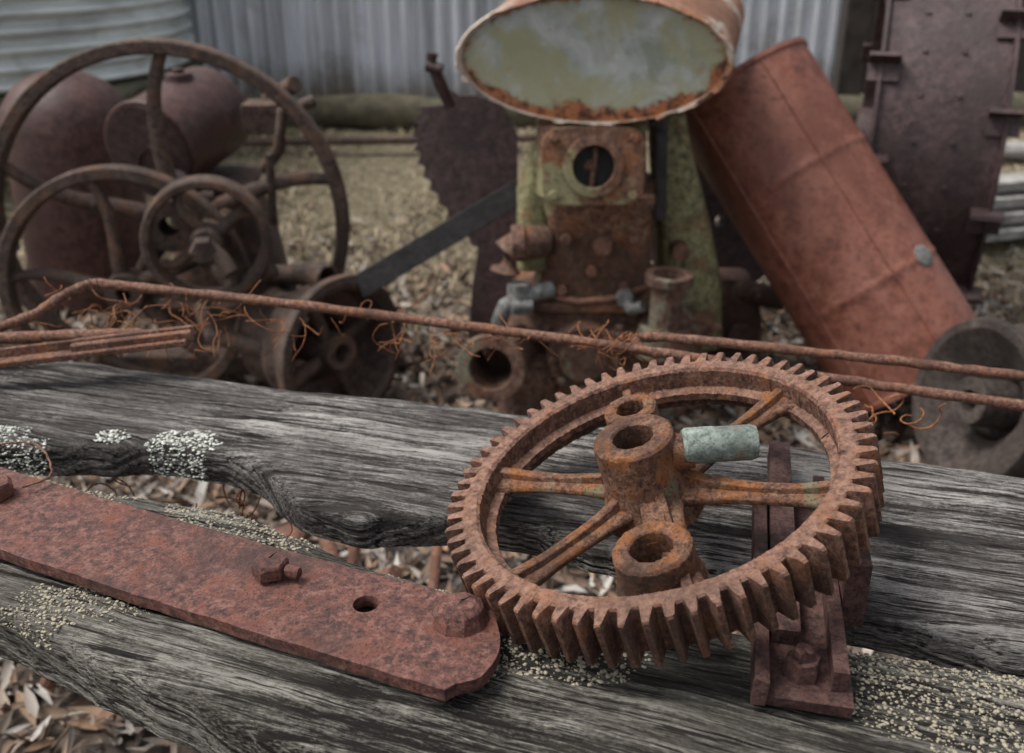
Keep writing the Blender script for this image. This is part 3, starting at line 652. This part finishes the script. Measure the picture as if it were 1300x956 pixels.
# ------------------------------------------------------------------ steel wheel right
wh=emp('steel_tractor_wheel',(1.6,3.85,.68))
WM=frame((1.58,3.90,.68),(.95,-.30,0),(0,0,1)); Rw=.70; hw=.205
g=G(); g.lathe([(Rw-.012,-hw),(Rw+.02,-hw),(Rw+.02,-hw+.012),(Rw,-hw+.016),(Rw,hw-.016),(Rw+.02,hw-.012),(Rw+.02,hw),(Rw-.012,hw)],WM,96,True)
g.lathe([(.05,-hw-.03),(.13,-hw-.03),(.13,hw*.6),(.05,hw*.6)],WM,32,True)
for k in range(10):
    a=k*math.pi/5; c,s_=math.cos(a),math.sin(a); z=(-hw+.03) if k%2 else hw-.08
    g.tube([(.1*c,.1*s_,z*.4),(Rw*c*.98,Rw*s_*.98,z)],.022,8,WM)
mk(g,'wheel_rim_and_spokes',M_wheel,wh)
g=G()
for k in range(14):
    a=2*math.pi*(k+.3)/14
    for side in(-1,1):
        LM=WM@Matrix.Rotation(a+(.22 if side>0 else 0),4,'Z')@Matrix.Translation((Rw,0,side*.19))
        g.prism([(0,-.035),(.055,-.03),(.06,-.015),(.012,-.01),(.012,.05),(0,.05)],-.05,.05,LM)
for k in range(30):
    a=2*math.pi*(k+.5)/30
    for z in (-.07,.05):
        q=WM@Vector((Rw*math.cos(a),Rw*math.sin(a),z)); nn=q-WM@Vector((0,0,z)); g.hexb(q,nn,.010,.007)
mk(g,'lugs_and_rivets',M_wheel,wh,bevel=.003)
# ------------------------------------------------------------------ cast pulley right
cp=emp('cast_iron_pulley',(1.31,2.49,.30)); CM=frame((1.36,2.44,.275),(.93,.25,-.22))
g=G(); g.lathe([(.10,-.05),(.20,-.13),(.225,-.13),(.232,-.11),(.215,-.09),(.205,-.03),(.21,.03),(.235,.05),(.24,.07),(.235,.13),(.20,.13),(.12,.05)],CM,64,True)
g.lathe([(.03,-.14),(.065,-.14),(.07,0),(.11,.02),(.11,.06),(.03,.06)],CM,40,True)
mk(g,'pulley_body',M_stone,cp,bevel=.003)
# ------------------------------------------------------------------ dished pulley (left of engine)
gp=emp('cast_iron_wheel',(-.60,2.95,.25)); CM=frame((-.60,2.93,.235),(.78,-.62,.05))
g=G(); prof=[(.13,-.22),(.165,-.22),(.17,-.20),(.155,-.17),(.165,-.10),(.195,-.07),(.20,-.05),(.19,-.02),(.215,.05),(.245,.06),(.25,.075),(.25,.10),(.225,.105),(.205,.09),(.19,.0),(.12,-.04),(.11,-.2)]
g.lathe(prof,CM,64,True)
g.lathe([(.03,-.1),(.06,-.1),(.06,.085),(.03,.085)],CM,32,True)
for k in range(4):
    a=k*math.pi/2+.4; g.tube([(.05*math.cos(a),.05*math.sin(a),.03),(.2*math.cos(a),.2*math.sin(a),.03)],.022,8,CM)
mk(g,'wheel_body',M_fly,gp,bevel=.003)
# ------------------------------------------------------------------ LEFT ENGINE with flywheels
le=emp('flywheel_engine',(-1.12,3.3,0))
def flywheel(g,c,axis,R,w,t,ns,hub,curl=.0,sw=.03,phase=0,roll=(1,0,0)):
    M=frame(c,axis,roll)
    g.lathe([(R-t,-w/2),(R-.006,-w/2),(R,-w/2+.006),(R,w/2-.006),(R-.006,w/2),(R-t,w/2),(R-t-.008,w/4),(R-t-.008,-w/4)],M,96,True)
    g.lathe([(hub*.4,-w*.8),(hub,-w*.8),(hub*1.1,0),(hub,w*.8),(hub*.4,w*.8)],M,36,True)
    for k in range(ns):
        a=phase+2*math.pi*k/ns; pts=[]
        for i in range(9):
            s_=i/8; rr=hub*.8+(R-t-hub*.8)*s_; b=a+curl*math.sin(s_*math.pi)*1.0
            pts.append((rr*math.cos(b),rr*math.sin(b),0))
        g.tube(pts,[sw*(1.25-.5*i/8) for i in range(9)],12,M)
g=G(); flywheel(g,(-1.122,3.2,.57),(.10,-1,.03),.578,.075,.038,5,.085,.10,.026,.25); mk(g,'large_flywheel',M_fly,le)
g=G(); flywheel(g,(-1.24,3.03,.395),(.05,-1,.05),.40,.06,.036,5,.06,-.1,.022,.5); mk(g,'second_flywheel',M_fly,le)
g=G(); flywheel(g,(-.93,2.93,.595),(.22,-1,.05),.19,.10,.022,4,.045,.25,.018,.4)
g.cyl((-.96,3.6,.595),(-.92,2.86,.595),.026,seg=20)
g.tube([(-.93,2.87,.595),(-.90,2.84,.60),(-.86,2.82,.57),(-.83,2.80,.53)],.024,10); g.hexb((-.915,2.84,.595),(.2,-1,0),.04,.04)
mk(g,'belt_pulley',M_fly,le)
g=G()
ha=Vector((.30,.93,.18)).normalized(); hc=Vector((-1.215,3.34,.775))
HM=frame(hc,-ha); g.lathe([(1e-4,-.40),(.15,-.40),(.165,-.38),(.165,-.02),(.172,-.018),(.172,0),(.158,.004),(1e-4,-.006)],HM,56,False)
g.cyl(hc+ha*.22+Vector((0,0,.15)),hc+ha*.22+Vector((0,0,.185)),.05,.045); g.cyl(hc+ha*.22+Vector((0,0,.18)),hc+ha*.22+Vector((0,0,.20)),.02)
mk(g,'hopper_cylinder',M_oldred,le,bevel=.003)
g=G(); g.lathe([(1e-4,.0),(.157,.004),(.157,.007),(1e-4,.009)],HM,48,False); g.lathe([(.06,.0),(.075,.0),(.075,.018),(.06,.018)],HM@Matrix.Translation((.02,-.05,0)),24,True)
g.lathe([(1e-4,0),(.05,0),(.05,.05),(1e-4,.05)],frame((-1.12,3.30,.66),(0,-1,.6)),16,False)
mk(g,'hopper_end',M_wheel,le)
g=G()
g.loft([(0,-1.05,3.55,.28,.26),(.05,-1.05,3.55,.28,.26),(.06,-1.05,3.55,.22,.2),(.45,-1.05,3.55,.17,.17),(.60,-1.08,3.55,.15,.16),(.64,-1.08,3.55,.17,.18)],e=.5)
g.tube([(-.85,3.4,.70),(-.78,3.35,.78),(-.76,3.35,.9),(-.66,3.4,.93)],.022,10); g.tube([(-1.0,3.2,.42),(-.88,3.0,.40),(-.80,2.95,.46),(-.74,2.95,.50)],.028,10)
g.pipe((-.58,2.98,.45),(-.66,3.05,.44),.045,.034); g.cyl((-.80,3.1,.42),(-.66,3.05,.44),.035)
g.tube([(-1.0,3.0,.35),(-.95,2.92,.28),(-.8,2.9,.25),(-.74,2.92,.15)],.03,10)
g.cyl((-.8,3.25,.55),(-.78,3.2,.80),.014); g.cyl((-.86,3.6,.9),(-.74,3.5,.97),.03); g.box((-.86,3.5,.86),(.12,.12,.1))
g.box((-1.0,3.15,.28),(.34,.10,.06)); bar(g,(-1.35,3.2,.05),(-.65,3.2,.05),.08,.1)
for i in range(14):
    g.lathe([(.012,-.02),(.02,-.02),(.02,.02),(.012,.02)],frame((-1.13+.02*i*.5,3.22,.60+.004*i),(1,.1,0)),10,True)
mk(g,'engine_base',M_fly,le,bevel=.004)
g=G(); g.lathe([(1e-4,.95),(.08,.945),(.17,.90),(.23,.82),(.245,.74),(.245,.10),(.22,.05),(.22,0),(1e-4,0)],Matrix.Translation((-1.74,3.95,0)),56,False)
mk(g,'rusty_water_cylinder',M_oldred)
# ------------------------------------------------------------------ jagged sheet, blade, lever
g=G()
Yp=3.42
poly=[(-.27,1.06),(-.235,1.00),(-.215,.95),(-.18,.93),(-.12,.93),(-.03,.90),(.02,.80),(.02,.15),(-.04,.05),(-.16,.10),(-.14,.30),(-.12,.42)]
tee=[]
for i in range(11):
    t=i/10; x=-.12+(-.31+.12)*math.sin(t*math.pi*.62)*1.05; z=.42+.46*t
    tee+= [(x,z),(x-.026,z+.012)]
poly2=poly+tee+[(-.22,.90)]
PM=Matrix(((1,0,0,0),(0,.2,1,Yp-.1),(0,1,0,0),(0,0,0,1)))
g.prism([(x,z) for x,z in poly2],-.006,.006,PM)
mk(g,'toothed_guard_plate',M_wheel)
g=G(); g.tube([(-.20,3.30,.93),(-.23,3.28,1.0),(-.255,3.27,1.07),(-.25,3.27,1.10)],[.018,.02,.017,.02],10); g.cyl((-.27,3.27,1.06),(-.22,3.26,1.05),.018); mk(g,'lever',M_wheel)
bl=G(); bar(bl,(-.48,2.93,.44),(.03,3.0,.73),.075,.012,up=(0,-1,.3)); mk(bl,'black_steel_blade',M_black,bevel=.002)
g=G(); g.lathe([(.12,-.04),(.30,-.04),(.31,0),(.30,.04),(.12,.04)],frame((.80,3.75,.42),(.3,-1,.1)),48,True); g.lathe([(.03,-.06),(.12,-.06),(.12,.03),(.03,.03)],frame((.80,3.75,.42),(.3,-1,.1)),32,True); mk(g,'cast_iron_disc',M_wheel)
g=G(); g.loft([(0,.80,3.35,.10,.12),(.2,.80,3.35,.09,.11),(.34,.78,3.35,.06,.07)],e=.5); g.cyl((.78,3.3,.3),(.95,3.25,.28),.04); g.hexb((.8,3.24,.15),(0,-1,.2),.05,.05); mk(g,'gearbox_casting',M_crank,bevel=.006)
# ------------------------------------------------------------------ corrugated fence, tank, log
def corr_sheet(name,x0,x1,y,z0,z1,pitch,amp,mat):
    xs=np.arange(x0,x1,pitch/10); zs=np.linspace(z0,z1,14)
    X,Z=np.meshgrid(xs,zs); sheet=np.floor((X-x0)/.84)
    Y=y+amp*np.sin(X/pitch*2*np.pi)+.012*np.sin(sheet*4.1)+.03*(fbm(X*.7,Z*.7,2,3)-.5)
    nx=len(xs);nz=len(zs);I=np.arange(nx*nz).reshape(nz,nx)
    F=np.stack([I[:-1,:-1],I[:-1,1:],I[1:,1:],I[1:,:-1]],-1).reshape(-1,4)
    return raw(name,np.stack([X,Y,Z],-1).reshape(-1,3),F,mat,smooth=True)
corr_sheet('corrugated_iron_fence',-4.4,2.02,6.45,.28,2.3,.105,.024,M_galv)
ct=emp('corrugated_water_tank',(-3.12,6.2,.7)); g=G(); prof=[]
z=.0
while z<1.6: prof.append((1.22+.022*math.sin(z/.085*2*math.pi),z)); z+=.0085
g.lathe([(1e-3,0)]+prof+[(1e-3,1.75)],Matrix.Translation((-3.12,6.0,.70)),120,False); mk(g,'tank_wall',M_galvt,ct,sharp=80)
g=G()
for i in range(9): bar(g,(-4.2+.27*i,4.95,.64),(-4.2+.27*i,7.1,.64),.24,.09)
for x in(-4,-3.1,-2.15):
    for y in(5.0,6.9): g.box((x,y,.3),(.18,.18,.62))
mk(g,'tank_stand',M_moss,ct,bevel=.01)
g=G(); g.tube([(x,6.02+.03*math.sin(x*3),.42+.015*math.sin(x*5)) for x in np.arange(-1.9,3.6,.15)],[.10+.012*math.sin(x*7) for x in np.arange(-1.9,3.6,.15)],16); mk(g,'mossy_log',M_moss)
g=G(); g.tube([(-1.75,5.45,.36),(-.4,5.5,.37),(.6,5.55,.38)],.022,10); mk(g,'iron_pipe_rail',M_fly)
sh=emp('timber_shed_wall',(3.6,7.4,.3)); g=G()
for i in range(17): g.box((2.2+.2*i,7.4+.01*(i%3),1.4),(.185,.03,2.4))
g.box((2.12,6.5,1.3),(.14,.14,2.2)); mk(g,'boards_and_post',M_dkboard,sh,bevel=.004)
st=emp('plank_stack',(2.7,4.7,.2)); g=G()
for i in range(4): bar(g,(2.15+.03*i,4.5+.05*i,.14+.065*i),(3.6,4.9+.04*i,.15+.065*i),.16,.045)
mk(g,'planks',M_board,st,bevel=.004)
g=G(); g.tube([(2.0,5.0,.16),(2.6,5.1,.2),(3.4,5.05,.22)],[.05,.06,.05],12); g.tube([(1.9,5.5,.33),(2.9,5.4,.33)],[.04,.05],10); mk(g,'fallen_branch',M_board)
# ------------------------------------------------------------------ camera / light
cam=bpy.data.cameras.new('Camera'); co=bpy.data.objects.new('Camera',cam); COL.objects.link(co)
co.location=(0,0,1.5); co.rotation_euler=(math.radians(65),0,0); cam.lens=35; cam.sensor_width=36; cam.clip_end=300; cam.clip_start=.02
cam.dof.use_dof=True; cam.dof.focus_distance=.98; cam.dof.aperture_fstop=5.2
S.camera=co
w=bpy.data.worlds.new('World'); S.world=w; w.use_nodes=True; nt=w.node_tree
sk=nt.nodes.new('ShaderNodeTexSky'); sk.sky_type='NISHITA'; sk.sun_disc=False
el,rot=math.radians(60),math.radians(-85)
sk.sun_elevation=el; sk.sun_rotation=rot; sk.dust_density=4; sk.air_density=1.0
hs=nt.nodes.new('ShaderNodeHueSaturation'); hs.inputs['Saturation'].default_value=.32; hs.inputs['Value'].default_value=1.3
nt.links.new(sk.outputs[0],hs.inputs['Color'])
nt.links.new(hs.outputs[0],nt.nodes['Background'].inputs[0]); nt.nodes['Background'].inputs[1].default_value=.15
sl=bpy.data.lights.new('Sun','SUN'); sl.energy=3.0; sl.angle=math.radians(22); sl.color=(1,.965,.92)
so=bpy.data.objects.new('Sun',sl); COL.objects.link(so)
d=Vector((math.sin(rot)*math.cos(el),math.cos(rot)*math.cos(el),math.sin(el)))
so.rotation_euler=(d).to_track_quat('Z','Y').to_euler()
S.view_settings.view_transform='Standard'; S.view_settings.look='None'; S.view_settings.exposure=0
